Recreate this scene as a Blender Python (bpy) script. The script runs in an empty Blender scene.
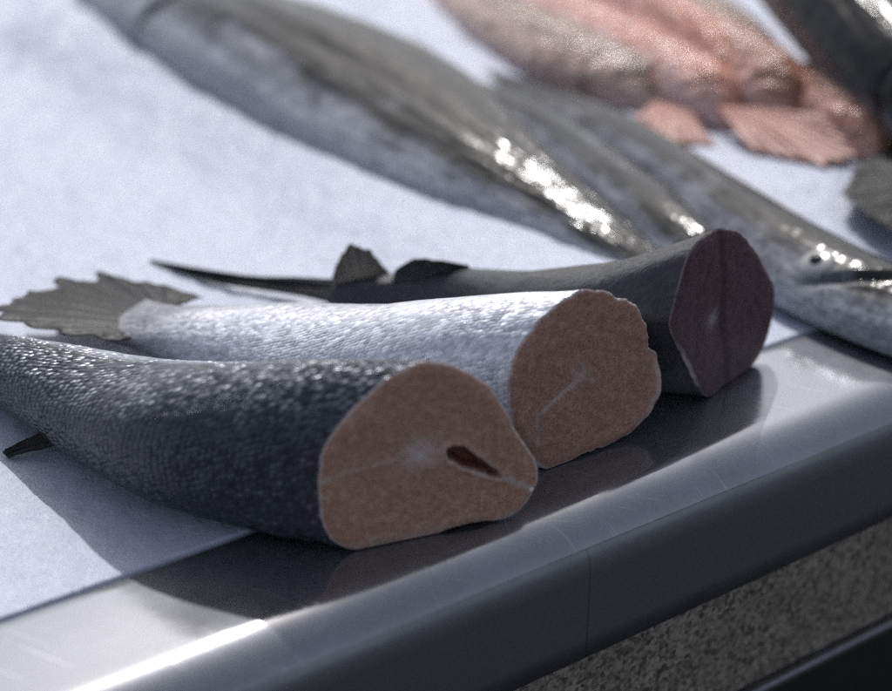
import bpy, bmesh, math, random
import numpy as np
from mathutils import Vector, Matrix, noise as mnoise

random.seed(7)
scene = bpy.context.scene
COL = scene.collection
R = math.radians

# ------------------------------------------------------------------ helpers
def nz(x, y, z=0.0, oct=4, seed=0.0):
    return mnoise.fractal(Vector((x + seed, y - seed * 1.7, z + seed * .3)), 1.0, 2.1, oct)

def sstep(a, b, x):
    t = min(1.0, max(0.0, (x - a) / (b - a)))
    return t * t * (3 - 2 * t)

def empty(name, loc, label, cat, group=None):
    o = bpy.data.objects.new(name, None)
    o.empty_display_size = .03
    COL.objects.link(o)
    o.location = loc
    o['label'] = label
    o['category'] = cat
    if group:
        o['group'] = group
    return o

def mesh_obj(name, verts, faces, mat, parent=None, smooth=True, attrs=None, uvs=None):
    """one mesh object, vertices in world coordinates (moved into the parent's frame)"""
    off = Vector(parent.matrix_world.translation) if parent else Vector((0, 0, 0))
    if parent:
        p, off = parent, Vector((0, 0, 0))
        while p:
            off += p.location
            p = p.parent
    V = np.asarray(verts, float).reshape(-1, 3) - np.array(off)
    me = bpy.data.meshes.new(name)
    me.from_pydata([tuple(v) for v in V], [], [tuple(f) for f in faces])
    if attrs:
        for k, vals in attrs.items():
            a = me.attributes.new(k, 'FLOAT', 'POINT')
            a.data.foreach_set('value', np.asarray(vals, np.float32).ravel())
    if uvs:
        for k, vals in uvs.items():          # per-vertex uv, given to each loop
            a = me.attributes.new(k, 'FLOAT_VECTOR', 'POINT')
            vv = np.asarray(vals, np.float32)
            if vv.shape[1] == 2:
                vv = np.c_[vv, np.zeros(len(vv), np.float32)]
            a.data.foreach_set('vector', vv.astype(np.float32).ravel())
    me.validate()
    if smooth:
        me.polygons.foreach_set('use_smooth', [True] * len(me.polygons))
    me.materials.append(mat)
    me.update()
    o = bpy.data.objects.new(name, me)
    COL.objects.link(o)
    if parent:
        o.parent = parent
    return o

def grid_faces(nr, nc, wrap=False):
    f = []
    for i in range(nr - 1):
        for j in range(nc if wrap else nc - 1):
            k = (j + 1) % nc
            f.append((i * nc + j, i * nc + k, (i + 1) * nc + k, (i + 1) * nc + j))
    return f

# ------------------------------------------------------------------ node helper
class NT:
    def __init__(self, name):
        self.m = bpy.data.materials.new(name)
        self.m.use_nodes = True
        self.t = self.m.node_tree
        self.t.nodes.clear()
        self.out = self.t.nodes.new('ShaderNodeOutputMaterial')

    def n(self, typ, ins=None, **props):
        x = self.t.nodes.new(typ)
        for k, v in props.items():
            setattr(x, k, v)
        for k, v in (ins or {}).items():
            s = x.inputs[k]
            if hasattr(v, 'is_output'):
                self.t.links.new(v, s)
            else:
                s.default_value = v
        return x

    def math(self, op, a, b=0.0, c=0.0, clamp=False):
        return self.n('ShaderNodeMath', {0: a, 1: b, 2: c}, operation=op, use_clamp=clamp).outputs[0]

    def mix(self, f, a, b):
        x = self.n('ShaderNodeMix', {0: f}, data_type='RGBA')
        for i, v in ((6, a), (7, b)):
            if hasattr(v, 'is_output'):
                self.t.links.new(v, x.inputs[i])
            else:
                x.inputs[i].default_value = (*v, 1) if len(v) == 3 else v
        return x.outputs[2]

    def noise(self, vec, scale, detail=3, rough=.55, dist=0.0):
        return self.n('ShaderNodeTexNoise', {'Vector': vec, 'Scale': scale, 'Detail': detail, 'Roughness': rough, 'Distortion': dist}).outputs['Fac']

    def ramp(self, f, lo, hi, a=0.0, b=1.0):
        return self.n('ShaderNodeMapRange', {0: f, 1: lo, 2: hi, 3: a, 4: b}, clamp=True).outputs[0]

    def attr(self, name, vec=False):
        x = self.n('ShaderNodeAttribute', attribute_name=name)
        return x.outputs['Vector'] if vec else x.outputs['Fac']

    def scaled(self, vec, s, rot=(0, 0, 0)):
        return self.n('ShaderNodeMapping', {'Vector': vec, 'Scale': s, 'Rotation': rot}).outputs[0]

    def bump(self, h, strength, dist, normal=None):
        d = {'Height': h, 'Strength': strength, 'Distance': dist}
        if normal is not None:
            d['Normal'] = normal
        return self.n('ShaderNodeBump', d).outputs[0]

    def bsdf(self, **ins):
        p = self.n('ShaderNodeBsdfPrincipled')
        for k, v in ins.items():
            k = k.replace('_', ' ')
            if hasattr(v, 'is_output'):
                self.t.links.new(v, p.inputs[k])
            else:
                if k == 'Base Color' and len(v) == 3:
                    v = (*v, 1)
                p.inputs[k].default_value = v
        self.t.links.new(p.outputs[0], self.out.inputs[0])
        return p

    @property
    def pos(self):
        return self.n('ShaderNodeNewGeometry').outputs['Position']

# ------------------------------------------------------------------ materials
def skin_mat(name, back, belly, scale=.0026, rough=.3, metal=.25, glint=.55, sbump=.55, mottling=.35, wrinkle=.25, spec=.5, silver=0.0, streaky=False):
    t = NT(name)
    sc = t.attr('scale_co', True)
    # hexagonally set overlapping scales, each with its own slight tilt and tone
    cvec = t.scaled(sc, (1, 1.25, 1))
    vor = t.n('ShaderNodeTexVoronoi', {'Vector': cvec, 'Scale': 1.0 / scale, 'Randomness': .5},
              voronoi_dimensions='2D', feature='F1')
    cellr = t.n('ShaderNodeSeparateColor', {0: vor.outputs['Color']})
    d = vor.outputs['Distance']
    pos = t.pos
    n1 = t.noise(pos, 38, 4, .6)
    n2 = t.noise(pos, 420, 2, .6)
    n3 = t.noise(pos, 130, 3, .6)
    stk = t.noise(t.scaled(sc, (9, 95, 1)), 1.0, 3, .6)
    dor = t.math('ADD', t.attr('dorsal'), t.math('MULTIPLY', t.math('SUBTRACT', t.math('ADD', t.math('MULTIPLY', n1, .5), t.math('MULTIPLY', stk, .5)), .5), mottling))
    base = t.mix(t.ramp(dor, .15, .85), belly, back)
    tone = t.math('ADD', .72, t.math('MULTIPLY', cellr.outputs[0], .5))
    base = t.mix(t.ramp(n3, .35, .75, 0, .35), base, t.mix(.5, back, base))
    if silver:  # silvery scale centres, with glints painted into the colour
        base = t.mix(t.math('MULTIPLY', t.ramp(d, .48, .22), t.math('MULTIPLY', t.ramp(cellr.outputs[1], .15, .95), t.math('MULTIPLY', t.attr('silver'), silver))), base, (.74, .76, .84))
    hsv = t.n('ShaderNodeHueSaturation', {'Color': base, 'Value': t.math('MULTIPLY', tone, t.math('ADD', .8, t.math('MULTIPLY', n2, .4)))})
    # each scale leans a little its own way, all lift towards the tail
    loc = t.n('ShaderNodeSeparateXYZ', {0: t.n('ShaderNodeVectorMath', {0: cvec, 1: vor.outputs['Position']}, operation='SUBTRACT').outputs[0]})
    lean = t.math('ADD', t.math('MULTIPLY', loc.outputs[0], t.math('ADD', .35 / scale, t.math('MULTIPLY', t.math('SUBTRACT', cellr.outputs[1], .5), 2.2 * glint / scale))),
                  t.math('MULTIPLY', loc.outputs[1], t.math('MULTIPLY', t.math('SUBTRACT', cellr.outputs[2], .5), 2.2 * glint / scale)))
    h = t.math('ADD', t.math('SUBTRACT', .6, d), lean)
    b1 = t.bump(h, t.math('MULTIPLY', t.ramp(n1, .3, .65, .35, 1.0), sbump), scale * .35)
    if streaky:      # slack wet skin: long folds down the body broken by small dents
        folds = t.math('ADD', t.noise(t.scaled(sc, (11, 75, 1)), 1.0, 2, .5), t.math('MULTIPLY', t.noise(t.scaled(sc, (60, 85, 1)), 1.0, 2, .5), .35))
    else:
        folds = t.math('ADD', t.noise(pos, 75, 3, .5), t.math('MULTIPLY', n3, .4))
    b2 = t.bump(folds, wrinkle, .004, b1)
    rr = t.math('ADD', rough, t.math('MULTIPLY', t.math('SUBTRACT', cellr.outputs[2], .5), .18))
    t.bsdf(Base_Color=hsv.outputs[0], Roughness=rr, Metallic=metal, Normal=b2, Specular_IOR_Level=spec)
    return t.m

def flesh_mat(name, flesh, pale, dark, rough=.40, grain=.8):
    t = NT(name)
    fc = t.attr('face_co', True)
    # muscle flakes: bent rings round the backbone
    wob = t.noise(fc, 55, 3, .6)
    ln = t.n('ShaderNodeVectorMath', {0: fc}, operation='LENGTH').outputs['Value']
    rings = t.math('SINE', t.math('ADD', t.math('MULTIPLY', ln, 1350), t.math('MULTIPLY', wob, 16)))
    g1 = t.noise(fc, 900, 2, .7)
    g2 = t.noise(fc, 260, 3, .65)
    g3 = t.noise(fc, 45, 3, .6)
    pl = t.attr('pale')
    col = t.mix(t.ramp(g3, .3, .7, 0, .5), flesh, tuple(c * .72 for c in flesh))
    col = t.mix(t.ramp(g2, .40, .72, 0, .5), col, pale)
    col = t.mix(t.math('MULTIPLY', t.ramp(rings, .55, 1.0), .07), col, pale)
    col = t.mix(t.ramp(g1, .3, .5, grain, 0), col, dark)
    col = t.mix(t.ramp(g1, .62, .8, 0, grain * .7), col, pale)
    pp = t.math('MULTIPLY', pl, t.ramp(g2, .25, .6, .45, 1.0), clamp=True)
    col = t.mix(pp, col, (.56, .50, .50))
    col = t.mix(t.attr('dark'), col, dark)
    rim = t.math('MULTIPLY', t.attr('rim'), t.ramp(g2, .3, .6, .35, 1))
    col = t.mix(rim, col, (.62, .56, .55))
    h = t.math('ADD', t.math('MULTIPLY', g2, .8), t.math('ADD', t.math('MULTIPLY', rings, .05), t.math('MULTIPLY', g1, .35)))
    b = t.bump(h, .55, .0011)
    p = t.bsdf(Base_Color=col, Roughness=t.ramp(g2, .3, .7, rough - .1, rough + .18), Normal=b, Specular_IOR_Level=.4,
               Subsurface_Weight=.12, Subsurface_Scale=.004)
    p.inputs['Subsurface Radius'].default_value = (1, .4, .25)
    return t.m

def fin_mat(name, col, tip, rough=.38, metal=.05, through=.4):
    t = NT(name)
    pos = t.pos
    fc = t.attr('fin_co', True)            # x across the rays, y along them
    sx = t.n('ShaderNodeSeparateXYZ', {0: fc})
    rays = t.math('SINE', t.math('ADD', t.math('MULTIPLY', sx.outputs[0], 150), t.math('MULTIPLY', t.noise(pos, 60), 3)))
    n = t.noise(pos, 55, 4, .65)
    n2 = t.noise(pos, 400, 2, .6)
    c = t.mix(t.ramp(sx.outputs[1], .25, 1.0), col, tip)
    c = t.mix(t.ramp(n, .4, .7, 0, .45), c, tip)
    c = t.mix(t.ramp(rays, .1, 1, 0, .28), c, tuple(min(1, x * 1.7 + .03) for x in col))
    b = t.bump(t.math('ADD', t.math('MULTIPLY', rays, .3), n2), .5, .0008)
    p = t.bsdf(Base_Color=c, Roughness=rough, Metallic=metal, Normal=b, Specular_IOR_Level=.3)
    tr = t.n('ShaderNodeBsdfTranslucent', {'Color': t.n('ShaderNodeHueSaturation', {'Color': c, 'Value': 2.0}).outputs[0], 'Normal': b})
    mx = t.n('ShaderNodeMixShader', {0: through, 1: p.outputs[0], 2: tr.outputs[0]})
    t.t.links.new(mx.outputs[0], t.out.inputs[0])
    return t.m

def steel_mat(name, base=(.32, .33, .36), metal=1.0, rough=.10, scratches=.55, dull=.18):
    t = NT(name)
    pos = t.pos
    rot = (0, 0, R(-33.5))
    lc = t.scaled(t.n('ShaderNodeVectorRotate', {'Vector': pos, 'Axis': (0, 0, 1), 'Angle': R(-33.5)}, rotation_type='AXIS_ANGLE').outputs[0], (1, 1, 1))
    brush = t.noise(t.scaled(lc, (12, 900, 900)), 1.0, 3, .6)
    scr = t.noise(t.scaled(t.n('ShaderNodeVectorRotate', {'Vector': pos, 'Axis': (0, 0, 1), 'Angle': R(28)}, rotation_type='AXIS_ANGLE').outputs[0],
                           (14, 700, 40)), 1.0, 2, .55)
    scr2 = t.noise(t.scaled(t.n('ShaderNodeVectorRotate', {'Vector': pos, 'Axis': (0, 0, 1), 'Angle': R(-12)}, rotation_type='AXIS_ANGLE').outputs[0],
                            (18, 800, 40)), 1.0, 2, .55)
    blot = t.noise(pos, 26, 4, .65)
    fine = t.noise(pos, 800, 2, .7)
    s = t.math('MULTIPLY', t.math('MAXIMUM', t.ramp(scr, .645, .74), t.ramp(scr2, .675, .76)), scratches)
    c = t.mix(t.ramp(blot, .35, .7, 0, .4), base, tuple(x * .72 for x in base))
    c = t.mix(t.math('MULTIPLY', s, .55), c, (.66, .67, .7))
    c = t.mix(t.ramp(fine, .3, .7, .22, 0), c, tuple(x * .5 for x in base))
    r = t.math('ADD', rough, t.math('ADD', t.ramp(blot, .3, .75, 0, .1), t.math('MULTIPLY', s, .15)))
    h = t.math('ADD', t.math('MULTIPLY', brush, .35), t.math('ADD', t.math('MULTIPLY', s, .25), t.math('MULTIPLY', t.noise(pos, 90, 3), .5)))
    nrm = t.bump(h, .16, .0004)
    p1_ = t.n('ShaderNodeBsdfPrincipled', {'Base Color': c, 'Metallic': metal, 'Roughness': r, 'Normal': nrm})
    p2_ = t.n('ShaderNodeBsdfPrincipled', {'Base Color': c, 'Metallic': .9, 'Roughness': .6, 'Normal': nrm})
    mx = t.n('ShaderNodeMixShader', {0: t.ramp(blot, .3, .75, dull, dull + .25), 1: p1_.outputs[0], 2: p2_.outputs[0]})
    t.t.links.new(mx.outputs[0], t.out.inputs[0])
    return t.m

def ice_mat():
    t = NT('crushed_ice')
    pos = t.pos
    g = t.noise(pos, 650, 3, .7)
    m = t.noise(pos, 120, 4, .65)
    big = t.noise(pos, 14, 3, .6)
    c = t.mix(t.ramp(m, .3, .7), (.38, .405, .50), (.46, .485, .59))
    c = t.mix(t.ramp(big, .45, .75, 0, .1), c, (.41, .43, .52))
    c = t.mix(t.ramp(g, .3, .5, .25, 0), c, (.42, .43, .47))
    h = t.math('ADD', t.math('MULTIPLY', g, .5), t.math('MULTIPLY', m, 1.0))
    t.bsdf(Base_Color=c, Roughness=t.ramp(g, .3, .7, .25, .6), Specular_IOR_Level=.45, Normal=t.bump(h, .6, .0018))
    return t.m

def granite_mat():
    t = NT('speckled_granite')
    pos = t.pos
    v = t.n('ShaderNodeTexVoronoi', {'Vector': pos, 'Scale': 400, 'Randomness': 1.0}, feature='F1')
    cc = t.n('ShaderNodeSeparateColor', {0: v.outputs['Color']})
    n = t.noise(pos, 280, 4, .8)
    n2 = t.noise(pos, 35, 3, .6)
    c = t.mix(t.ramp(n, .36, .62), (.06, .055, .050), (.32, .28, .235))
    c = t.mix(t.ramp(cc.outputs[0], .62, .9, 0, .6), c, (.36, .33, .30))
    c = t.mix(t.ramp(cc.outputs[1], .7, .9, 0, .75), c, (.025, .025, .028))
    c = t.mix(t.ramp(n2, .4, .7, 0, .35), c, (.13, .10, .08))
    t.bsdf(Base_Color=c, Roughness=.32, Normal=t.bump(n, .2, .0006))
    return t.m

def plain_mat(name, col, rough=.5, metal=0.0, spec=.5, nscale=120, var=.3, bump=.2):
    t = NT(name)
    n = t.noise(t.pos, nscale, 3, .6)
    c = t.mix(t.ramp(n, .3, .7), tuple(x * (1 - var) for x in col), col)
    t.bsdf(Base_Color=c, Roughness=rough, Metallic=metal, Specular_IOR_Level=spec, Normal=t.bump(n, bump, .001))
    return t.m

M = {}
M['skin_dark'] = skin_mat('dark_scaled_skin', (.048, .052, .064), (.32, .34, .40), scale=.0036, rough=.30, metal=.45, glint=.8, sbump=.9, wrinkle=.05, silver=.72)
M['skin_silver'] = skin_mat('silver_scaled_skin', (.21, .215, .235), (.66, .675, .74), scale=.0028, rough=.36, metal=.25, glint=.8, sbump=.5, wrinkle=.12, mottling=.9, silver=.4)
M['skin_black'] = skin_mat('blackish_skin', (.040, .043, .048), (.12, .125, .14), scale=.0024, rough=.35, metal=.2, glint=.5, sbump=.4, wrinkle=.15)
M['skin_grey'] = skin_mat('wet_grey_skin', (.018, .019, .019), (.34, .35, .40), mottling=2.0, scale=.0030, rough=.12, metal=.0, glint=.25, sbump=.04, wrinkle=.55, spec=.32, streaky=True)
M['skin_slate'] = skin_mat('wet_slate_skin', (.010, .011, .012), (.16, .16, .18), scale=.0030, rough=.13, metal=.0, glint=.3, sbump=.06, wrinkle=.6, spec=.3, streaky=True)
for nm, bk, bl in (('skin_red', (.27, .115, .075), (.62, .36, .31)), ('skin_pink', (.50, .22, .155), (.66, .45, .42)), ('skin_rust', (.20, .13, .095), (.52, .37, .33))):
    M[nm] = skin_mat(nm.replace('skin', 'wet_skin'), bk, bl, scale=.0040, rough=.13, metal=.0, glint=.3, sbump=.08, wrinkle=1.5, mottling=3.4, spec=.5)
M['flesh_salmon'] = flesh_mat('salmon_flesh', (.405, .222, .165), (.60, .43, .37), (.13, .032, .028))
M['flesh_rose'] = flesh_mat('rosy_flesh', (.35, .184, .140), (.54, .36, .32), (.13, .045, .035))
M['flesh_wine'] = flesh_mat('wine_dark_flesh', (.080, .036, .050), (.17, .105, .13), (.028, .010, .015))
M['fin_grey'] = fin_mat('grey_fin', (.060, .060, .062), (.024, .024, .025), rough=.45, through=.35)
M['fin_dark'] = fin_mat('dark_fin', (.05, .05, .052), (.035, .035, .037))
M['fin_pale'] = fin_mat('pale_fin', (.15, .145, .14), (.10, .097, .095), through=.6)
M['fin_red'] = fin_mat('red_fin', (.38, .175, .14), (.44, .27, .235), through=.2)
M['steel'] = steel_mat('worn_steel')
M['steel_nose'] = steel_mat('brushed_steel', base=(.25, .255, .285), metal=1.0, rough=.26, scratches=.0, dull=.2)
M['ice'] = ice_mat()
M['granite'] = granite_mat()
M['black_metal'] = plain_mat('dark_metal', (.035, .036, .042), .3, .6, nscale=300)
M['trim'] = plain_mat('grey_trim', (.24, .24, .26), .28, .8, nscale=300)
M['under'] = plain_mat('dark_gap', (.03, .03, .03), .7)
M['asphalt'] = plain_mat('asphalt', (.05, .05, .052), .85, nscale=60, var=.4)
M['eye_ring'] = plain_mat('eye_silver', (.36, .36, .36), .2, .3)
M['pupil'] = plain_mat('eye_pupil', (.01, .01, .012), .08)
M['bead'] = plain_mat('white_bead', (.72, .68, .68), .35)

# ------------------------------------------------------------------ lofting
def outline(pts, n):
    P = np.array(pts, float)
    P[:, 1] = np.maximum(P[:, 1], 0)
    c = (P.max(0) + P.min(0)) / 2
    half = (P.max(0) - P.min(0)) / 2
    Q = np.vstack([P, P[:1]])
    # rounded outline (Catmull-Rom)
    D = []
    m = len(P)
    for i in range(m):
        a, b, c2, d = P[i - 1], P[i], P[(i + 1) % m], P[(i + 2) % m]
        for k in range(24):
            u = k / 24
            D.append(.5 * ((2 * b) + (-a + c2) * u + (2 * a - 5 * b + 4 * c2 - d) * u * u + (-a + 3 * b - 3 * c2 + d) * u ** 3))
    D = np.array(D) - c
    ang = np.arctan2(D[:, 1], D[:, 0])
    r = np.hypot(D[:, 0], D[:, 1])
    o = np.argsort(ang)
    ang, r = ang[o], r[o]
    aa = np.r_[ang - 2 * math.pi, ang, ang + 2 * math.pi]
    rr = np.r_[r, r, r]
    th = -math.pi / 2 + np.arange(n) * 2 * math.pi / n
    rad = np.interp((th + math.pi) % (2 * math.pi) - math.pi, aa, rr)
    return np.c_[rad * np.cos(th), rad * np.sin(th)], c, half

def super_ellipse(n, sq=2.15):
    th = -math.pi / 2 + np.arange(n) * 2 * math.pi / n
    c, s = np.cos(th), np.sin(th)
    return np.c_[np.sign(c) * abs(c) ** (2 / sq), np.sign(s) * abs(s) ** (2 / sq)]

def spline(x, xs, ys):
    ys = np.array(ys, float)
    xs = np.array(xs, float)
    if ys.ndim == 1:
        ys = ys[:, None]
    mm = np.gradient(ys, xs, axis=0)
    out = []
    for v in x:
        i = int(np.clip(np.searchsorted(xs, v) - 1, 0, len(xs) - 2))
        h = xs[i + 1] - xs[i]
        t = (v - xs[i]) / h
        out.append((2 * t**3 - 3 * t * t + 1) * ys[i] + (t**3 - 2 * t * t + t) * h * mm[i]
                   + (-2 * t**3 + 3 * t * t) * ys[i + 1] + (t**3 - t * t) * h * mm[i + 1])
    return np.array(out)

def seg_dist(p, a, b):
    a, b = np.array(a), np.array(b)
    d = b - a
    t = np.clip(((p - a) @ d) / (d @ d), 0, 1)
    return np.hypot(*(p - (a + t[:, None] * d)).T)

def line_dist(p, pts):
    return np.min([seg_dist(p, pts[i], pts[i + 1]) for i in range(len(pts) - 1)], axis=0)

def poly_sdf(p, poly):
    d = line_dist(p, list(poly) + [poly[0]])
    inside = np.zeros(len(p), bool)
    n = len(poly)
    for i in range(n):
        (x1, y1), (x2, y2) = poly[i], poly[(i + 1) % n]
        cond = ((y1 > p[:, 1]) != (y2 > p[:, 1])) & (p[:, 0] < (x2 - x1) * (p[:, 1] - y1) / (y2 - y1 + 1e-12) + x1)
        inside ^= cond
    return np.where(inside, -d, d)

def fish_piece(root, cut_pts, origin, stations, skin, flesh, dorsal_fn, features, rag=.0006, nst=130, n=216, seed=1.0, silver_glint_fn=lambda s, d: 1.0):
    """body open at the cut + the cut face as its own part.  stations: x,y,ang,hw,hh,zc,mix"""
    ring0, c0, half = outline(cut_pts, n)
    th = -math.pi / 2 + np.arange(n) * 2 * math.pi / n
    ragv = np.array([nz(math.cos(a) * 7, math.sin(a) * 7, 0, 5, seed) for a in th]) * rag
    lenr = np.hypot(ring0[:, 0], ring0[:, 1])
    ringr = ring0 * (1 + ragv / lenr)[:, None]
    shape = ring0 / half
    ell = super_ellipse(n)
    S = np.array(stations, float)
    L = np.r_[0, np.cumsum(np.hypot(np.diff(S[:, 0]), np.diff(S[:, 1])))]
    q = np.linspace(0, 1, nst) ** 1.15
    T = spline(q * L[-1], L, S)
    rings, sco, dors, silver_glint = [], [], [], []
    arc_ref = np.r_[0, np.cumsum(np.hypot(*np.diff(np.vstack([ring0, ring0[:1]]), axis=0).T))][:n]
    for i, (x, y, a, hw, hh, zc, mx) in enumerate(T):
        a = R(a)
        mx = min(1, max(0, mx))
        k = shape * (1 - mx) + ell * mx
        uv = np.c_[k[:, 0] * hw, k[:, 1] * hh]
        f = math.exp(-(q[i] * L[-1]) / .006)
        uv = uv * (1 + f * ragv / lenr)[:, None]
        s = q[i] * L[-1]
        # slight dents in the flesh under the skin
        w = np.array([nz(s * 22, math.cos(t) * 1.3, math.sin(t) * 1.3, 3, seed + 4) for t in th]) * .0008 * min(1, s / .02)
        rl = np.hypot(uv[:, 0], uv[:, 1])
        uv = uv * (1 + w / np.maximum(rl, .004))[:, None]
        z = np.maximum(zc + uv[:, 1], .0006)
        rings.append(np.c_[x + uv[:, 0] * math.cos(a), y + uv[:, 0] * math.sin(a), z])
        sc_ring = .35 + .65 * (hw + hh) / (half[0] + half[1])
        sco.append(np.c_[np.full(n, s), arc_ref * sc_ring])
        dors.append([dorsal_fn(s / L[-1], math.degrees(t)) for t in th])
        silver_glint.append([silver_glint_fn(s / L[-1], math.degrees(t)) for t in th])
    rings = np.array(rings)
    V = rings.reshape(-1, 3)
    F = grid_faces(nst, n, True)
    # close the tail end
    end = rings[-1].mean(0)
    V = np.vstack([V, end])
    for j in range(n):
        F.append(((nst - 1) * n + j, (nst - 1) * n + (j + 1) % n, len(V) - 1))
    sco = np.vstack([np.array(sco).reshape(-1, 2), [[L[-1], 0]]])
    dors = np.r_[np.array(dors).ravel(), .5]
    silver_glint = np.r_[np.array(silver_glint).ravel(), 0]
    F = [tuple(reversed(f)) for f in F]
    mesh_obj('body', V, F, skin, root, attrs={'dorsal': dors, 'silver': silver_glint}, uvs={'scale_co': sco})
    # cut face: dense polar sheet inside the same outline
    nr = 84
    ang = R(stations[0][2])
    U = np.array([math.cos(ang), math.sin(ang), 0])
    N = np.array([math.sin(ang), -math.cos(ang), 0])
    rim3 = rings[0]
    ctr = rim3.mean(0)
    fr = 1 - (1 - np.linspace(0, 1, nr)) ** 1.0
    W = np.array([ctr + (rim3 - ctr) * f for f in fr[1:]]).reshape(-1, 3)
    W = np.vstack([W, ctr])
    o3 = np.array([origin[0], origin[1], 0])
    uv = np.c_[(W - o3) @ U, W[:, 2]]
    f_all = np.r_[np.repeat(fr[1:], n), 0]
    pale, dark, rim, push = features(uv, f_all)
    edge = np.clip((1 - f_all) / .10, 0, 1)
    bulge = .0016 * np.sqrt(np.clip(edge, 0, 1)) + np.array([nz(u * 60, v * 60, 0, 3, seed) * .0009 for u, v in uv]) * edge
    W = W + N * (bulge + push)[:, None]
    F2 = grid_faces(nr - 1, n, True)
    for j in range(n):
        F2.append((len(W) - 1, j, (j + 1) % n)[::-1])
    F2 = [tuple(f) for f in F2]
    fc = uv - uv.mean(0)
    mesh_obj('cut_face', W, F2, flesh, root, attrs={'pale': pale, 'dark': dark, 'rim': rim}, uvs={'face_co': fc})

def fin(name, root, base, outer, mat, rays=14, thick=.0011, ripple=.0008, jag=.06, nw=70, nl=26, seed=0.0, sag=0.0):
    """a webbed fin between the line it grows from and its outer edge (world points), with real thickness"""
    B = np.array(base, float)
    O = np.array(outer, float)
    def along(P, t):
        s = np.r_[0, np.cumsum(np.linalg.norm(np.diff(P, axis=0), axis=1))]
        return np.array([np.interp(t * s[-1], s, P[:, k]) for k in range(3)]).T
    t = np.linspace(0, 1, nw)
    b, o = along(B, t), along(O, t)
    nrm = np.cross(B[-1] - B[0], O.mean(0) - B.mean(0))
    nrm = nrm / np.linalg.norm(nrm)
    if nrm[2] < 0:
        nrm = -nrm
    P, co = [], []
    for j in range(nl):
        r = j / (nl - 1)
        notch = np.array([1 - jag * (.5 + .5 * math.sin(rays * 6.283 * tt + 2 * nz(tt * 9, seed))) - 1.6 * jag * max(0, nz(tt * 19, seed + 3)) - .5 * jag * abs(nz(tt * 70, seed + 6)) for tt in t])
        rr = r * (1 - (1 - notch) * r * r)
        p = b + (o - b) * rr[:, None]
        rip = ripple * r * np.sin(t * rays * 6.283) + .0015 * r * np.array([nz(tt * 4, r * 2, seed) for tt in t]) - sag * math.sin(r * math.pi)
        p = p + nrm * rip[:, None]
        P.append(p)
        co.append(np.c_[t, np.full(nw, r)])
    P = np.array(P)
    taper = np.linspace(1, .35, nl)[:, None, None] * thick / 2
    top = (P + nrm * taper).reshape(-1, 3)
    bot = (P - nrm * taper).reshape(-1, 3)
    F = grid_faces(nl, nw)
    k = nl * nw
    F2 = [tuple(x + k for x in f[::-1]) for f in F]
    rimi = [j for j in range(nw)] + [i * nw + nw - 1 for i in range(1, nl)] + [(nl - 1) * nw + j for j in range(nw - 2, -1, -1)] + [i * nw for i in range(nl - 2, 0, -1)]
    F3 = [(rimi[i], rimi[i] + k, rimi[(i + 1) % len(rimi)] + k, rimi[(i + 1) % len(rimi)]) for i in range(len(rimi))]
    co = np.vstack(co)
    return mesh_obj(name, np.vstack([top, bot]), F + F2 + F3, mat, root, uvs={'fin_co': np.vstack([co, co])})

# ------------------------------------------------------------------ the three cut tail pieces
CUT1 = [(0.0316, 0.0856), (0.0238, 0.0852), (0.0123, 0.0804), (0.0007, 0.0715), (-0.0092, 0.0609), (-0.0146, 0.0511), (-0.0166, 0.0385),
        (-0.0165, 0.0252), (-0.0148, 0.0137), (-0.0099, 0.0057), (0.0002, 0.0), (0.0106, 0.0), (0.0228, 0.0002), (0.0334, 0.0004),
        (0.041, 0.0016), (0.0521, 0.0022), (0.0647, 0.0012), (0.0724, 0.0035), (0.0785, 0.0116), (0.0811, 0.0188), (0.0796, 0.0278),
        (0.0745, 0.0375), (0.0697, 0.0449), (0.0649, 0.0567), (0.0589, 0.0675), (0.0483, 0.0775), (0.0396, 0.083)]
CUT2 = [(0.0032, 0.0866), (-0.0052, 0.0879), (-0.0133, 0.0864), (-0.0255, 0.0805), (-0.0354, 0.072), (-0.0415, 0.0606), (-0.0418, 0.0414),
        (-0.039, 0.0282), (-0.0326, 0.0155), (-0.0203, 0.0016), (-0.0072, 0.0008), (0.0082, 0.0018), (0.0243, 0.0028), (0.0356, 0.0063),
        (0.0442, 0.0142), (0.0473, 0.0216), (0.0449, 0.0347), (0.043, 0.0434), (0.0381, 0.0478), (0.0364, 0.0556), (0.0323, 0.0645),
        (0.026, 0.0738), (0.0143, 0.081)]
CUT3 = [(-0.0039, 0.0926), (-0.0147, 0.0953), (-0.0248, 0.0949), (-0.0357, 0.0911), (-0.041, 0.0814), (-0.0447, 0.0711), (-0.0475, 0.0584),
        (-0.0374, 0.0422), (-0.0267, 0.0275), (-0.016, 0.0122), (-0.0034, 0.0015), (0.012, 0.0), (0.0315, 0.0), (0.0404, 0.0006),
        (0.0506, 0.0084), (0.0557, 0.0222), (0.0548, 0.0389), (0.0435, 0.0538), (0.0283, 0.0707), (0.0111, 0.0858)]

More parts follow.
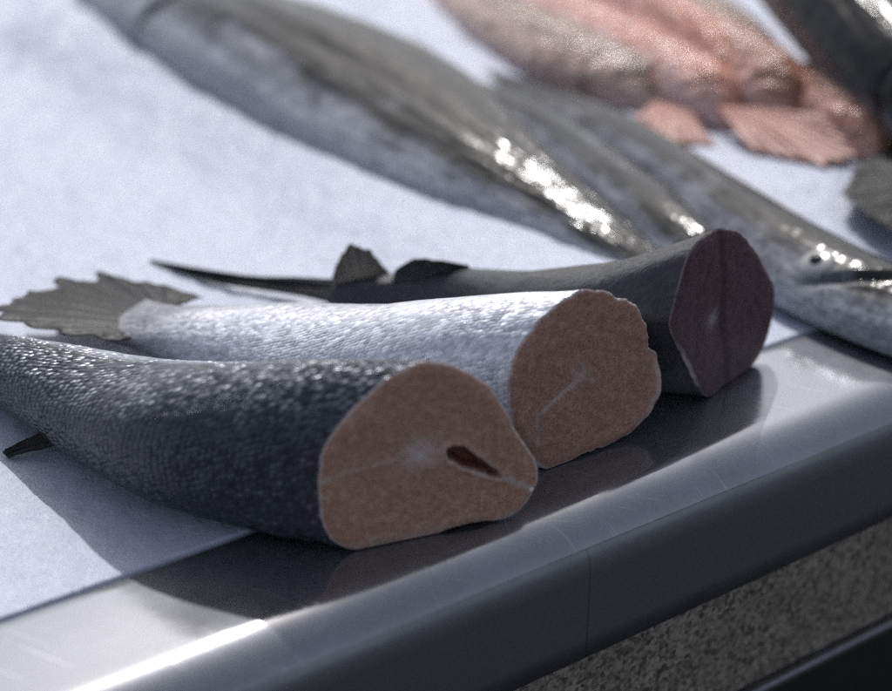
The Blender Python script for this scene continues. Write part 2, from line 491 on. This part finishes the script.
def feat1(uv, f):
    cav = poly_sdf(uv, [(0.0381, 0.0432), (0.0414, 0.0445), (0.0454, 0.0435), (0.0517, 0.0372), (0.0595, 0.0295), (0.0656, 0.0229),
                        (0.0614, 0.0238), (0.0548, 0.028), (0.0472, 0.0322), (0.0396, 0.0379)])
    cav = cav + np.array([nz(u * 190, v * 190, 0, 3, 8) for u, v in uv]) * .0009
    push = -.007 * np.clip((-cav + .0004) / .0022, 0, 1) + .0008 * np.exp(-((cav - .0015) / .0012) ** 2)
    dark = np.clip((-cav + .0006) / .001, 0, 1) * .9
    sp = np.hypot((uv[:, 0] - .0268) / 1.15, uv[:, 1] - .0435)
    pale = .9 * np.exp(-(sp / .0064) ** 2)
    pale = np.maximum(pale, .34 * np.exp(-(line_dist(uv, [(0.0207, 0.0432), (0.0098, 0.0425), (-0.0057, 0.041), (-0.0151, 0.0386)]) / .0011) ** 2))
    pale = np.maximum(pale, .7 * np.exp(-(line_dist(uv, [(0.0656, 0.0232), (0.0708, 0.0195), (0.0774, 0.0149)]) / .0013) ** 2))
    pale = np.maximum(pale, .6 * np.exp(-(line_dist(uv, [(0.0378, 0.0436), (0.0316, 0.0424), (0.0264, 0.0435)]) / .0015) ** 2))
    pale = np.maximum(pale, .5 * np.exp(-((cav - .0006) / .0008) ** 2))
    rim = np.clip((f - .975) / .02, 0, 1) * .85
    low = np.clip((.0065 - uv[:, 1]) / .006, 0, 1) * .45
    return pale, dark, np.maximum(rim, low), push

def feat2(uv, f):
    l1 = line_dist(uv, [(-0.0011, 0.0525), (-0.0021, 0.0497), (-0.0052, 0.0439), (-0.0123, 0.0401), (-0.0197, 0.0365), (-0.026, 0.0328), (-0.0255, 0.0184)])
    l2 = line_dist(uv, [(-0.0026, 0.0498), (0.0048, 0.0403)])
    wv = np.array([.5 + .5 * nz(u * 160, v * 160, 0, 2, 3) for u, v in uv])
    pale = np.maximum(.5 * np.exp(-(l1 / .0011) ** 2), .35 * np.exp(-(l2 / .001) ** 2)) * (.45 + wv)
    pale = np.maximum(pale, .35 * np.exp(-(np.hypot(uv[:, 0] + .004, uv[:, 1] - .046) / .0045) ** 2))
    rim = np.clip((f - .97) / .02, 0, 1) * .75
    right = np.clip((uv[:, 0] - .030) / .012, 0, 1) * np.clip((.05 - uv[:, 1]) / .02, 0, 1) * np.clip((f - .82) / .1, 0, 1) * .5
    return pale, np.zeros(len(uv)), np.maximum(rim, right), -.0012 * np.exp(-(l1 / .0008) ** 2)

def feat3(uv, f):
    d = line_dist(uv, [(-0.0092, 0.0916), (-0.004, 0.0712), (-0.0003, 0.0483), (0.0067, 0.0234), (0.0115, 0.0008)])
    pale = .45 * np.exp(-(np.hypot(uv[:, 0] + .0095, uv[:, 1] - .0475) / .0045) ** 2)
    rim = np.clip((f - .975) / .02, 0, 1) * .3
    leftrim = np.clip((-uv[:, 0] - .012) / .01, 0, 1) * np.clip((.05 - uv[:, 1]) / .02, 0, 1) * np.clip((f - .93) / .05, 0, 1) * .8
    return pale, .55 * np.exp(-(d / .0032) ** 2), np.maximum(rim, leftrim), -.0008 * np.exp(-(d / .003) ** 2)

G = 'cut fish tail pieces along the counter edge'
p1 = empty('fish_tail_piece', (-.006, -.174, 0), 'dark scaled fish tail piece in front, brown cut face with a dark red cavity', 'fish', G)
ST1 = [(-0.0061, -0.1742, 19.4, 0.0488, 0.0428, 0.0428, 0.0), (-0.0489, -0.1660, 24, 0.0431, 0.0409, 0.0409, .35),
       (-0.0995, -0.1459, 34, 0.0406, 0.0340, 0.0340, .8), (-0.1504, -0.1106, 44, 0.0312, 0.0249, 0.0249, 1),
       (-0.2023, -0.0740, 52, 0.0175, 0.0200, 0.0220, 1), (-0.2600, -0.0180, 56, 0.0120, 0.0090, 0.0100, 1)]
def dors1(s, deg):
    d = abs((deg - 185 + 180) % 360 - 180)
    return 1 - .8 * (1 - sstep(72, 92, deg % 360)) * (1 - sstep(62, 118, d) * 0) if deg > -60 and deg < 95 else 1.0
def silver_glint1(s, deg):  # band of the upper flank where glints are painted as pale scales
    d = deg % 360
    return .10 + .90 * sstep(84, 104, d) * (1 - sstep(128 + 14 * nz(s * 6, 3.3), 158 + 14 * nz(s * 6, 3.3), d)) * (.55 + .45 * sstep(.55, .05, s) + .45 * sstep(.6, .85, s))
fish_piece(p1, CUT1, (-.0365, -.1849), ST1, M['skin_dark'], M['flesh_salmon'], dors1, feat1, seed=2.0, silver_glint_fn=silver_glint1)
fin('anal_fin', p1, [(-.174, -.112, .010), (-.181, -.100, .012)], [(-.2035, -.1150, .002), (-.2065, -.1128, .0035), (-.2040, -.1105, .0045)],
    M['fin_dark'], rays=3, jag=.0, nw=24, nl=20, thick=.002)
fin('tail_fin', p1, [(-.250, -.034, .010), (-.262, -.002, .010)], [(-.285, -.082, .004), (-.32, -.06, .004), (-.318, -.01, .005), (-.345, .02, .006), (-.32, .05, .006)],
    M['fin_dark'], rays=16, jag=.1)

p2 = empty('fish_tail_piece', (.065, -.1105, 0), 'bright silver fish tail piece in the middle, cut face brown with a faint pale line', 'fish', G)
ST2 = [(0.0650, -0.1105, 33, 0.0445, 0.0435, 0.0444, 0), (0.0147, -0.1005, 38, 0.0407, 0.0399, 0.0399, .35),
       (-0.0424, -0.0771, 48, 0.0342, 0.0300, 0.0310, .8), (-0.0982, -0.0394, 58, 0.0261, 0.0198, 0.0218, 1),
       (-0.1375, -0.0228, 62, 0.0195, 0.0130, 0.0190, 1), (-0.1700, -0.0060, 66, 0.0235, 0.0018, 0.0195, 1)]
def dors2(s, deg):
    d = abs((deg - 35 + 180) % 360 - 180)
    return .1 + .75 * (1 - sstep(20, 75, d)) + .85 * sstep(.72, .98, s)
fish_piece(p2, CUT2, (.0626, -.1120), ST2, M['skin_silver'], M['flesh_rose'], dors2, feat2, rag=.0013, seed=5.0, silver_glint_fn=lambda s, d: 1 - sstep(.6, .95, s))
fin('tail_fin', p2, [(-.1480, .0065, .019), (-.1500, -.024, .020)],
    [(-0.131, 0.0261, 0.016), (-0.1555, 0.0424, 0.016), (-0.1763, 0.0501, 0.016), (-0.1968, 0.0606, 0.016), (-0.1972, 0.0441, 0.017), (-0.2172, 0.0472, 0.018),
     (-0.2158, 0.0303, 0.02), (-0.2299, 0.0224, 0.022), (-0.2316, 0.0053, 0.025), (-0.2392, -0.0046, 0.027), (-0.235, -0.0221, 0.03),
     (-0.2261, -0.0289, 0.03), (-0.1936, -0.0393, 0.028), (-.165, -.040, .024)],
    M['fin_grey'], rays=13, jag=.07, nw=190, nl=34, thick=.0016, ripple=.0006)

p3 = empty('fish_tail_piece', (.136, -.0508, 0), 'slim blackish fish tail piece farthest back, with a dark wine-red upright cut face', 'fish', G)
ST3 = [(0.1360, -0.0508, 50, 0.0516, 0.0476, 0.0476, 0), (0.0914, -0.0394, 52, 0.0424, 0.0364, 0.0364, .3),
       (0.0436, -0.0131, 56, 0.0230, 0.0240, 0.0260, .8), (-0.0043, 0.0300, 60, 0.0120, 0.0130, 0.0170, 1),
       (-0.0600, 0.0380, 65, 0.0110, 0.0080, 0.0120, 1)]
def dors3(s, deg):
    d = abs((deg - 110 + 180) % 360 - 180)
    return 1 - .75 * sstep(60, 140, d)
fish_piece(p3, CUT3, (.1334, -.0540), ST3, M['skin_black'], M['flesh_wine'], dors3, feat3, seed=9.0)
fin('tail_fin_upper_lobe', p3, [(-0.0609, 0.0342, 0.0163), (-0.0281, 0.04, 0.0165)],
    [(-0.0622, 0.034, 0.0249), (-0.0586, 0.0346, 0.0342), (-0.0547, 0.0353, 0.041), (-0.0508, 0.036, 0.0448), (-0.0477, 0.0365, 0.041), (-0.0413, 0.0377, 0.0393),
     (-0.0361, 0.0386, 0.0312), (-0.0313, 0.0394, 0.0247)], M['fin_pale'], rays=7, jag=.03, nw=50)
fin('tail_fin_lower_lobe', p3, [(-0.052, 0.044, 0.018), (-0.054, 0.032, 0.006)],
    [(-0.0822, 0.0580, 0.012), (-0.1061, 0.0675, 0.009), (-0.133, 0.0758, 0.007), (-0.1555, 0.0892, 0.005), (-0.1756, 0.103, 0.003), (-0.1755, 0.1010, 0.0022),
     (-0.1554, 0.0862, 0.0024), (-0.133, 0.0715, 0.0024), (-0.1061, 0.0632, 0.003), (-0.0824, 0.0540, 0.005)], M['fin_dark'], rays=6, jag=.0, nw=90, thick=.002)
fin('anal_fin', p3, [(-0.0290, 0.026, 0.024), (0.0150, 0.026, 0.030)], [(-0.0274, 0.025, 0.0327), (-0.022, 0.025, 0.037), (-0.0166, 0.025, 0.0395), (-0.0032, 0.025, 0.0388), (0.0118, 0.025, 0.0357)],
    M['fin_dark'], rays=5, jag=.015, nw=40, ripple=.0003)

# pale bead added for a small white highlight at the nearest cut's belly end
def blob(name, c, rad, mat, root, squash=(1, 1, 1), nu=20, nv=14):
    V, F = [], []
    for i in range(nv):
        ph = math.pi * i / (nv - 1)
        for j in range(nu):
            a = 2 * math.pi * j / nu
            V.append((c[0] + rad * squash[0] * math.sin(ph) * math.cos(a), c[1] + rad * squash[1] * math.sin(ph) * math.sin(a), c[2] + rad * squash[2] * math.cos(ph)))
    return mesh_obj(name, V, grid_faces(nv, nu, True), mat, root)
blob('highlight_bead', (.0368, -.1590, .0142), .0014, M['bead'], p1, (1, 1.4, 1.2))

# ------------------------------------------------------------------ whole fish farther back
def whole_fish(name, label, cat, spine, dims, roll, skin, finm, group=None, eye=None, gill=True, mouth=True, tail=None, seed=0.0, dorsal_lo=-35, dorsal_hi=50, fins=(), gill_q=.205, mouth_q=.12, crease=.035):
    P = np.array(spine, float)
    root = empty(name, (float(P[:, 0].mean()), float(P[:, 1].mean()), 0), label, cat, group)
    L = np.r_[0, np.cumsum(np.linalg.norm(np.diff(P, axis=0), axis=1))]
    nst, n = 150, 96
    q = np.linspace(0, 1, nst)
    q = .5 * q + .5 * q ** 1.6
    X = spline(q * L[-1], L, P)
    T = np.gradient(X, axis=0)
    T /= np.linalg.norm(T, axis=1)[:, None]
    D = spline(q * L[-1], L, dims)
    snout = np.clip(q / .05, 0, 1)
    snout = .16 + .84 * np.sqrt(np.clip(1 - (1 - snout) ** 2, 0, 1))
    hh = np.maximum(D[:, 0], .004) * snout
    hw = np.maximum(D[:, 1], .003) * snout
    X[:, 2] = np.maximum(X[:, 2], 0) + np.sqrt((hw * math.sin(R(roll))) ** 2 + (hh * math.cos(R(roll))) ** 2)
    th = -math.pi / 2 + np.arange(n) * 2 * math.pi / n
    V, sco, dor = [], [], []
    frames = []
    for i in range(nst):
        t = T[i]
        side = np.cross(t, (0, 0, 1.0))
        side /= np.linalg.norm(side)
        up = np.cross(side, t)
        c, s = math.cos(R(roll)), math.sin(R(roll))
        U = up * c + side * s
        W = side * c - up * s
        frames.append((X[i], U, W, hh[i], hw[i]))
        for a in th:
            u, w = math.sin(a), math.cos(a)
            # side of the head and body: a little flatter than an ellipse
            u = math.copysign(abs(u) ** .92, u)
            k = 1.0
            deg = math.degrees(a)
            lat = abs(w)
            if gill:
                g = q[i] - (gill_q - .035 * u * u)
                k -= .085 * math.exp(-(g / .0075) ** 2) * sstep(.35, .8, lat)
                k += .03 * math.exp(-((g + .02) / .02) ** 2) * sstep(.35, .8, lat)
            if mouth:
                mline = .9 - 1.65 * min(1, max(0, (q[i] - .3 * mouth_q) / (.7 * mouth_q)))
                if q[i] < mouth_q:
                    k -= .27 * math.exp(-((u - mline) / .10) ** 2) * (1 - sstep(mouth_q * .85, mouth_q, q[i]))
                    k += .05 * math.exp(-((u - mline - .22) / .10) ** 2) * (1 - sstep(mouth_q * .8, mouth_q, q[i]))
            body = sstep(.26, .36, q[i])
            for cu in (.62, .12):
                k -= crease * math.exp(-((u - cu - .12 * nz(q[i] * 5, cu, 0, 2, seed + 5)) / .07) ** 2) * body * sstep(-.2, .2, lat)
            k += .012 * nz(q[i] * 30, w * 1.5, u * 1.5, 3, seed)
            p = X[i] + U * (u * hh[i] * k) + W * (w * hw[i] * k)
            p[2] = max(p[2], .0012)
            V.append(p)
            sco.append((q[i] * L[-1], (a + 1.57) * .5 * (max(hh) + max(hw))))
            d = deg if deg <= 90 else 180 - deg          # -90 belly .. 90 back
            gm = math.exp(-((q[i] - (gill_q - .035 * u * u)) / .010) ** 2) if gill else 0
            crease_shade = max(math.exp(-((u - cu - .12 * nz(q[i] * 5, cu, 0, 2, seed + 5)) / .06) ** 2) for cu in (.62, .12)) * body  # shade in the creases, painted by darkening the skin along them
            dor.append(min(1, sstep(dorsal_lo, dorsal_hi, d + 14 * nz(q[i] * 9, d / 40, 0, 3, seed + 2)) + .6 * gm + .5 * crease_shade))
    F = grid_faces(nst, n, True)
    V.append(X[0] - T[0] * hh[0] * .5)
    V.append(X[-1])
    sco += [(0, 0), (L[-1], 0)]
    dor += [.6, .8]
    for j in range(n):
        F.append(((j + 1) % n, j, len(V) - 2))
        F.append(((nst - 1) * n + j, (nst - 1) * n + (j + 1) % n, len(V) - 1))
    mesh_obj('body', V, F, skin, root, attrs={'dorsal': dor}, uvs={'scale_co': sco})
    V = np.array(V)
    # eye on the side that looks up at the camera
    if eye:
        qs, ud, rad, sgn = eye
        i = int(np.argmin(abs(q - qs)))
        x, U, W, a, b = frames[i]
        w = sgn * math.sqrt(max(0, 1 - ud * ud))
        c = x + U * ud * a + W * w * b
        nrm = U * ud * b + W * w * a
        nrm /= np.linalg.norm(nrm)
        disc(root, c, nrm, rad, M['eye_ring'], M['pupil'])
    if tail:
        x, U, W, a, b = frames[-1]
        t = T[-1]
        sp, ln = tail
        outer = [x + U * sp + t * ln * .9, x + U * sp * .5 + t * ln * .78, x + t * ln * .62, x - U * sp * .5 + t * ln * .78, x - U * sp + t * ln * .9]
        outer = [np.maximum(o, (-9, -9, .002)) for o in outer]
        fin('tail_fin', root, [x + U * a * .9 - t * .004, x - U * a * .9 - t * .004], outer, finm, rays=18, jag=.05, seed=seed)
    for (fname, qa, qb, ang, hgt, back) in fins:
        ia, ib = int(np.argmin(abs(q - qa))), int(np.argmin(abs(q - qb)))
        base, outer = [], []
        for k in range(7):
            f = k / 6
            i = int(round(ia + (ib - ia) * f))
            x, U, W, a, b = frames[i]
            u, w = math.sin(R(ang)), math.cos(R(ang))
            pt = x + U * u * a * .97 + W * w * b * .97
            dn = U * u * b + W * w * a
            dn /= np.linalg.norm(dn)
            base.append(pt)
            hp = hgt * (1 - .65 * f) * (.35 + .65 * sstep(0, .2, f))
            outer.append(np.maximum(pt + dn * hp + T[i] * back * hp, (-9, -9, .002)))
        fin(fname, root, base, outer, finm, rays=9, jag=.08, nw=50, nl=16, seed=seed + qa * 7)
    return root

def disc(root, c, nrm, rad, mring, mpup):
    e1 = np.cross(nrm, (0, 0, 1.0))
    e1 /= np.linalg.norm(e1)
    e2 = np.cross(nrm, e1)
    def cap(r, h, lift):
        V, nr, nc = [], 9, 28
        for i in range(nr):
            f = i / (nr - 1)
            for j in range(nc):
                a = 2 * math.pi * j / nc
                V.append(c + (e1 * math.cos(a) + e2 * math.sin(a)) * r * max(f, .001) + nrm * (lift + h * (math.sqrt(max(0, 1 - f * f)) - .0)))
        return V, grid_faces(nr, nc, True)
    V, F = cap(rad, rad * .35, -rad * .12)
    eye = mesh_obj('eye', V, F, mring, root)
    V, F = cap(rad * .36, rad * .22, rad * .17)
    mesh_obj('pupil', V, F, mpup, eye)

GW = 'whole fish lying on the ice behind'
whole_fish('whole_fish', 'long grey fish with its head at the upper left and pale belly on the ice', 'fish',
           [(-.325, .672, 0), (-.2178, .5233, 0), (-.1342, .4086, 0), (-.0445, .2942, 0), (.0147, .2028, 0), (.0574, .1465, 0), (.0930, .0990, 0), (.124, .058, 0)],
           [(.032, .020), (.047, .029), (.0596, .031), (.0629, .025), (.0468, .021), (.0310, .017), (.022, .013), (.012, .008)],
           -72, M['skin_grey'], M['fin_grey'], GW, eye=(.15, .15, .010, 1), seed=11, dorsal_lo=-62, dorsal_hi=5, gill_q=.275)
whole_fish('whole_fish', 'slim wet grey fish wedged between two bigger grey fish', 'fish',
           [(.150, .062, 0), (.1294, .1138, 0), (.0996, .1946, 0), (.0742, .2722, 0), (.0407, .3389, 0), (.0060, .3960, 0), (-.022, .445, 0)],
           [(.018, .013), (.0218, .0165), (.0215, .0155), (.0205, .0135), (.0185, .0115), (.014, .009), (.008, .006)],
           66, M['skin_grey'], M['fin_grey'], GW, seed=23, gill=False, mouth=False, dorsal_lo=-80, dorsal_hi=25)
whole_fish('whole_fish', 'grey fish with eye and closed mouth, head at the right behind the wine-red cut', 'fish',
           [(.268, -.018, 0), (.2304, .0154, 0), (.1939, .0690, 0), (.1665, .1410, 0), (.1388, .2226, 0), (.1022, .3046, 0), (.062, .372, 0), (.022, .44, 0)],
           [(.028, .0145), (.0275, .0150), (.0285, .0158), (.0246, .0168), (.0215, .0150), (.0215, .0118), (.018, .009), (.010, .006)],
           66, M['skin_grey'], M['fin_grey'], GW, eye=(.162, -.08, .0110, -1), seed=31, dorsal_lo=-85, dorsal_hi=35, gill=False, mouth_q=.165, crease=.025)
GR = 'red fish heaped on the ice'
RED_SPINES = [
    [(.157, .332), (.143, .354), (.102, .404), (.060, .488), (.004, .640)],
    [(.202, .296), (.192, .318), (.165, .364), (.123, .467), (.058, .630)],
    [(.243, .285), (.234, .308), (.211, .373), (.179, .472), (.136, .612)],
    [(.245, .318), (.238, .340), (.229, .392), (.220, .480), (.204, .595)],
    [(.290, .232), (.282, .252), (.267, .293), (.250, .335), (.236, .38)],
    [(.206, .335), (.196, .365), (.180, .415), (.160, .475), (.135, .54)],
    [(.262, .300), (.252, .318), (.236, .350), (.222, .39), (.212, .43)]]
RD = [(.012, .009), (.024, .017), (.031, .021), (.030, .020), (.020, .012)]
def red(label, pts, z, sc, roll, seed, **kw):
    P = [(x, y, z) for x, y in pts]
    return whole_fish('red_fish', label, 'fish', P, [(a * sc, b * sc) for a, b in RD], roll, M[kw.pop('skin', 'skin_red')], M['fin_red'], GR,
                      seed=seed, dorsal_lo=-80, dorsal_hi=85, crease=.05, **kw)
R1, R1B, R2, R2B, R3, R4, R5 = RED_SPINES
r1 = red('brownish red fish at the left of the red heap, beside bare white ice', R1, .004, .95, 62, 41, tail=(.04, .06), skin='skin_rust')
r1b = red('pink red fish leaning on the brownish one, a short salmon-pink fin below it', R1B, .012, .85, 55, 43, skin='skin_pink')
fin('pectoral_fin', r1b, [(.150, .325, .026), (.172, .300, .026)], [(.128, .305, .014), (.150, .272, .014), (.185, .262, .014)], M['fin_red'], rays=9, jag=.06, nw=50, nl=16)
r2 = red('pinkish fish in the middle of the red heap, with a wide salmon-red fin spread downward', R2, .018, .9, 50, 47)
fin('pectoral_fin', r2, [(.190, .300, .030), (.222, .285, .034)], [(.205, .250, .016), (.25, .218, .016), (.276, .225, .022), (.258, .268, .034)], M['fin_red'], rays=11, jag=.06, nw=60, nl=18)
red('pinkish fish of the red heap touching the blackish fish', R2B, .016, .75, 40, 49, skin='skin_rust')
red('pale pink fish lying on top of the red heap, its belly up', R4, .030, .7, 30, 57, skin='skin_pink', gill=False)
red('little reddish fish stuck between the pinkish fish and the end of the heap', R5, .030, .55, 70, 59, gill=False)
red('small pinkish fish at the right end of the red heap', R3, .012, .75, 45, 53)
GD = 'blackish fish at the back right'
whole_fish('dark_fish', 'blackish wet fish with one long bright highlight, beside the red heap', 'fish',
           [(.334, .195, .010), (.323, .230, .018), (.308, .270, .026), (.292, .325, .037), (.274, .405, .052), (.252, .525, .074)],
           [(.018, .016), (.028, .024), (.034, .028), (.036, .030), (.036, .030), (.03, .022)],
           48, M['skin_slate'], M['fin_dark'], GD, seed=61, dorsal_lo=-85, dorsal_hi=-10)
whole_fish('dark_fish', 'blackish fish with paler side in the upper right corner', 'fish',
           [(.405, .18, .012), (.385, .25, .012), (.366, .34, .012), (.350, .46, .012), (.335, .62, .010)],
           [(.02, .016), (.032, .026), (.038, .030), (.038, .030), (.03, .022)],
           48, M['skin_slate'], M['fin_dark'], GD, seed=67, dorsal_lo=-45, dorsal_hi=25)
we = whole_fish('whole_fish', 'grey fish at the right edge, its broad tail fin pointing left on the ice', 'fish',
           [(.66, .22, 0), (.60, .215, 0), (.50, .205, .004), (.41, .195, .010), (.325, .188, .017)],
           [(.022, .015), (.036, .022), (.042, .025), (.03, .018), (.016, .008)],
           70, M['skin_grey'], M['fin_grey'], GW, seed=71, dorsal_lo=-60, dorsal_hi=20)
fin('tail_fin', we, [(.329, .206, .026), (.329, .172, .024)], [(.300, .250, .022), (.266, .208, .022), (.244, .160, .021), (.252, .135, .020), (.268, .100, .018)], M['fin_grey'], rays=16, jag=.03, nw=80)

# ------------------------------------------------------------------ the counter
CA = R(33.5)
EX = np.array([math.cos(CA), math.sin(CA), 0])       # along the counter edge
EN = np.array([math.sin(CA), -math.cos(CA), 0])      # out of the counter, towards the buyer
def W3(e, nn, z):
    return EX * e + EN * nn + np.array([0, 0, z])

counter = empty('fish_counter', tuple(W3(0, .1, -.9)), 'worn steel fish counter with rounded dark front edge above speckled brown granite', 'counter')
N_SEAM, N_FLAT, RAD, Z_NOSE = .0970, .1500, .026, -.0725
E0, E1 = -1.3, 1.7
E_JOINT = -.040
def sweep(name, prof, e0, e1, mat, ne=2, wav=0.0):
    V = []
    es = np.linspace(e0, e1, ne)
    for e in es:
        for (nn, z) in prof:
            V.append(W3(e, nn, z + wav * nz(e * 6, nn * 10, 0, 2)))
    f = grid_faces(ne, len(prof))
    return mesh_obj(name, V, f, mat, counter)
arc = [(N_FLAT + RAD * math.sin(R(a)), -RAD * (1 - math.cos(R(a)))) for a in range(0, 61, 3)]
flat = [(N_SEAM, -.012), (N_SEAM, -.0012), (N_SEAM + .0004, -.0003), (N_SEAM + .0012, 0)] + [(N_SEAM + .0012 + (N_FLAT - N_SEAM - .0012) * k / 12, 0) for k in range(1, 12)]
sweep('steel_edge', flat + arc, E0, E1, M['steel'], 240, .0005)
nose = [(N_FLAT + RAD * math.sin(R(a)), -RAD * (1 - math.cos(R(a)))) for a in range(60, 91, 3)] + [(N_FLAT + RAD, -.04), (N_FLAT + RAD, -.06), (N_FLAT + RAD, Z_NOSE + .001), (N_FLAT + RAD - .001, Z_NOSE), (N_FLAT, Z_NOSE)]
sweep('nose_panel', nose, E0, E_JOINT - .00012, M['steel_nose'], 60)
sweep('nose_panel', nose, E_JOINT + .00012, E1, M['steel_nose'], 60)
gp = [(N_FLAT, Z_NOSE - .0005), (N_FLAT + RAD - .004, Z_NOSE - .0005), (N_FLAT + RAD - .004, -.146), (N_FLAT, -.146)]
def slab(name, n0, n1, z0, z1, mat, e0=E0, e1=E1, bev=.0012):
    pr = [(n0, z1), (n1 - bev, z1), (n1, z1 - bev), (n1, z0 + bev), (n1 - bev, z0), (n0, z0)]
    V = []
    for e in (e0, e1):
        for (nn, z) in pr:
            V.append(W3(e, nn, z))
    k = len(pr)
    f = [(i, (i + 1) % k, k + (i + 1) % k, k + i) for i in range(k)] + [tuple(range(k))[::-1], tuple(range(k, 2 * k))]
    return mesh_obj(name, V, f, mat, counter, smooth=False)
slab('granite_panel', .10, N_FLAT + RAD - .004, -.1455, Z_NOSE - .0006, M['granite'])
slab('trim_strip', .10, N_FLAT + RAD + .001, -.151, -.1461, M['trim'])
slab('lower_panel', .10, N_FLAT + RAD - .001, -.88, -.1515, M['black_metal'])
slab('inner_support', -1.5, .0985, -.90, -.0135, M['under'])

# ------------------------------------------------------------------ the ice bed
BANKS = [([(-.325, .672), (-.2178, .5233), (-.1342, .4086), (-.0445, .2942), (.0147, .2028), (.0574, .1465), (.09, .113)], .016, .050),
         ([(.1939, .0736), (.1665, .1438), (.1388, .2236), (.1022, .3046)], .008, .03),
         ([(.243, .27), (.228, .304), (.203, .371), (.15, .35), (.115, .384), (.076, .475), (.021, .614)], .014, .05),
         ([(.41, .195), (.60, .215)], .008, .03)]
def bank(x, y):
    h = 0.0
    p = np.array([[x, y]])
    for line, top, wid in BANKS:
        d = float(line_dist(p, line)[0])
        h = max(h, top * (1 - sstep(wid, wid + .10, d)))
    return h

def ice_sheet():
    es = np.r_[np.linspace(-1.3, -.34, 60, endpoint=False), np.linspace(-.34, .34, 250, endpoint=False), np.linspace(.34, 1.7, 90)]
    d = np.r_[0, .0006, .0015, np.linspace(.003, .20, 90), np.linspace(.204, .75, 140), np.linspace(.76, 1.55, 50)]
    V = []
    edge_n = N_SEAM - .0018
    for k, dd in enumerate(d):
        for e in es:
            nn = edge_n - dd
            amp = .0006 + .0014 * sstep(.03, .2, dd) + .006 * sstep(.35, .9, dd)
            h = amp * nz(e * 16, nn * 16, 0, 5, 2) + .0006 * nz(e * 110, nn * 110, 0, 3, 5) * sstep(0, .02, dd)
            z = .0002 + max(-.003, h) * sstep(0, .02, dd) - (.010 if k == 0 else 0) - (.0005 if k == 1 else 0)
            P = W3(e, nn, z)
            if dd > .02 and dd < .8 and -.4 < e < .9:
                P[2] += bank(P[0], P[1]) * sstep(.02, .08, dd)
            V.append(P)
    o = mesh_obj('crushed_ice', V, grid_faces(len(d), len(es)), M['ice'])
    o['label'] = 'bright white sheet of fine crushed ice covering the counter behind the steel edge'
    o['category'] = 'ice'
    o['kind'] = 'stuff'
    return o
ice_sheet()

# ------------------------------------------------------------------ ground
gv = [(-60, -60, -.9), (60, -60, -.9), (60, 60, -.9), (-60, 60, -.9)]
g = mesh_obj('ground', gv, [(0, 1, 2, 3)], M['asphalt'], smooth=False)
g['kind'] = 'structure'
g['label'] = 'dark asphalt ground around the fish counter'
g['category'] = 'ground'

# ------------------------------------------------------------------ light
SUN_EL = 52.0
world = bpy.data.worlds.new('World')
scene.world = world
world.use_nodes = True
wt = world.node_tree
bg = wt.nodes['Background']
sky = wt.nodes.new('ShaderNodeTexSky')
sky.sky_type = 'NISHITA'
sky.sun_disc = False
sky.sun_elevation = R(SUN_EL)
sky.sun_rotation = R(0)
sky.dust_density = 3.0
hs = wt.nodes.new('ShaderNodeHueSaturation')
hs.inputs['Saturation'].default_value = .55
wt.links.new(sky.outputs[0], hs.inputs['Color'])
wt.links.new(hs.outputs[0], bg.inputs[0])
bg.inputs[1].default_value = .12
sd = bpy.data.lights.new('sun', 'SUN')
sd.energy = 2.4
sd.angle = R(.5)
sd.color = (1.0, .98, .965)
so = bpy.data.objects.new('sun', sd)
so.rotation_euler = (R(-(90 - SUN_EL)), 0, 0)
so.location = (0, 2, 2)
COL.objects.link(so)

# ------------------------------------------------------------------ camera
cd = bpy.data.cameras.new('camera')
cd.sensor_width = 36
cd.lens = 36 * 1500 / 892
cd.clip_start = .01
cd.clip_end = 300
cd.dof.use_dof = True
cd.dof.focus_distance = .69
cd.dof.aperture_fstop = 3.4
cam = bpy.data.objects.new('camera', cd)
cam.location = (0, -.8 * math.cos(R(28)), .8 * math.sin(R(28)))
cam.rotation_euler = (R(62), 0, 0)
COL.objects.link(cam)
scene.camera = cam

scene.render.engine = 'CYCLES'
scene.cycles.use_denoising = False
scene.cycles.use_adaptive_sampling = True
scene.cycles.adaptive_threshold = .02
scene.cycles.adaptive_min_samples = 24
scene.cycles.sample_clamp_direct = 10.0
scene.cycles.sample_clamp_indirect = 3.0
scene.view_settings.view_transform = 'Standard'
scene.view_settings.look = 'None'
scene.view_settings.exposure = 0.25
scene.view_settings.gamma = 1.0
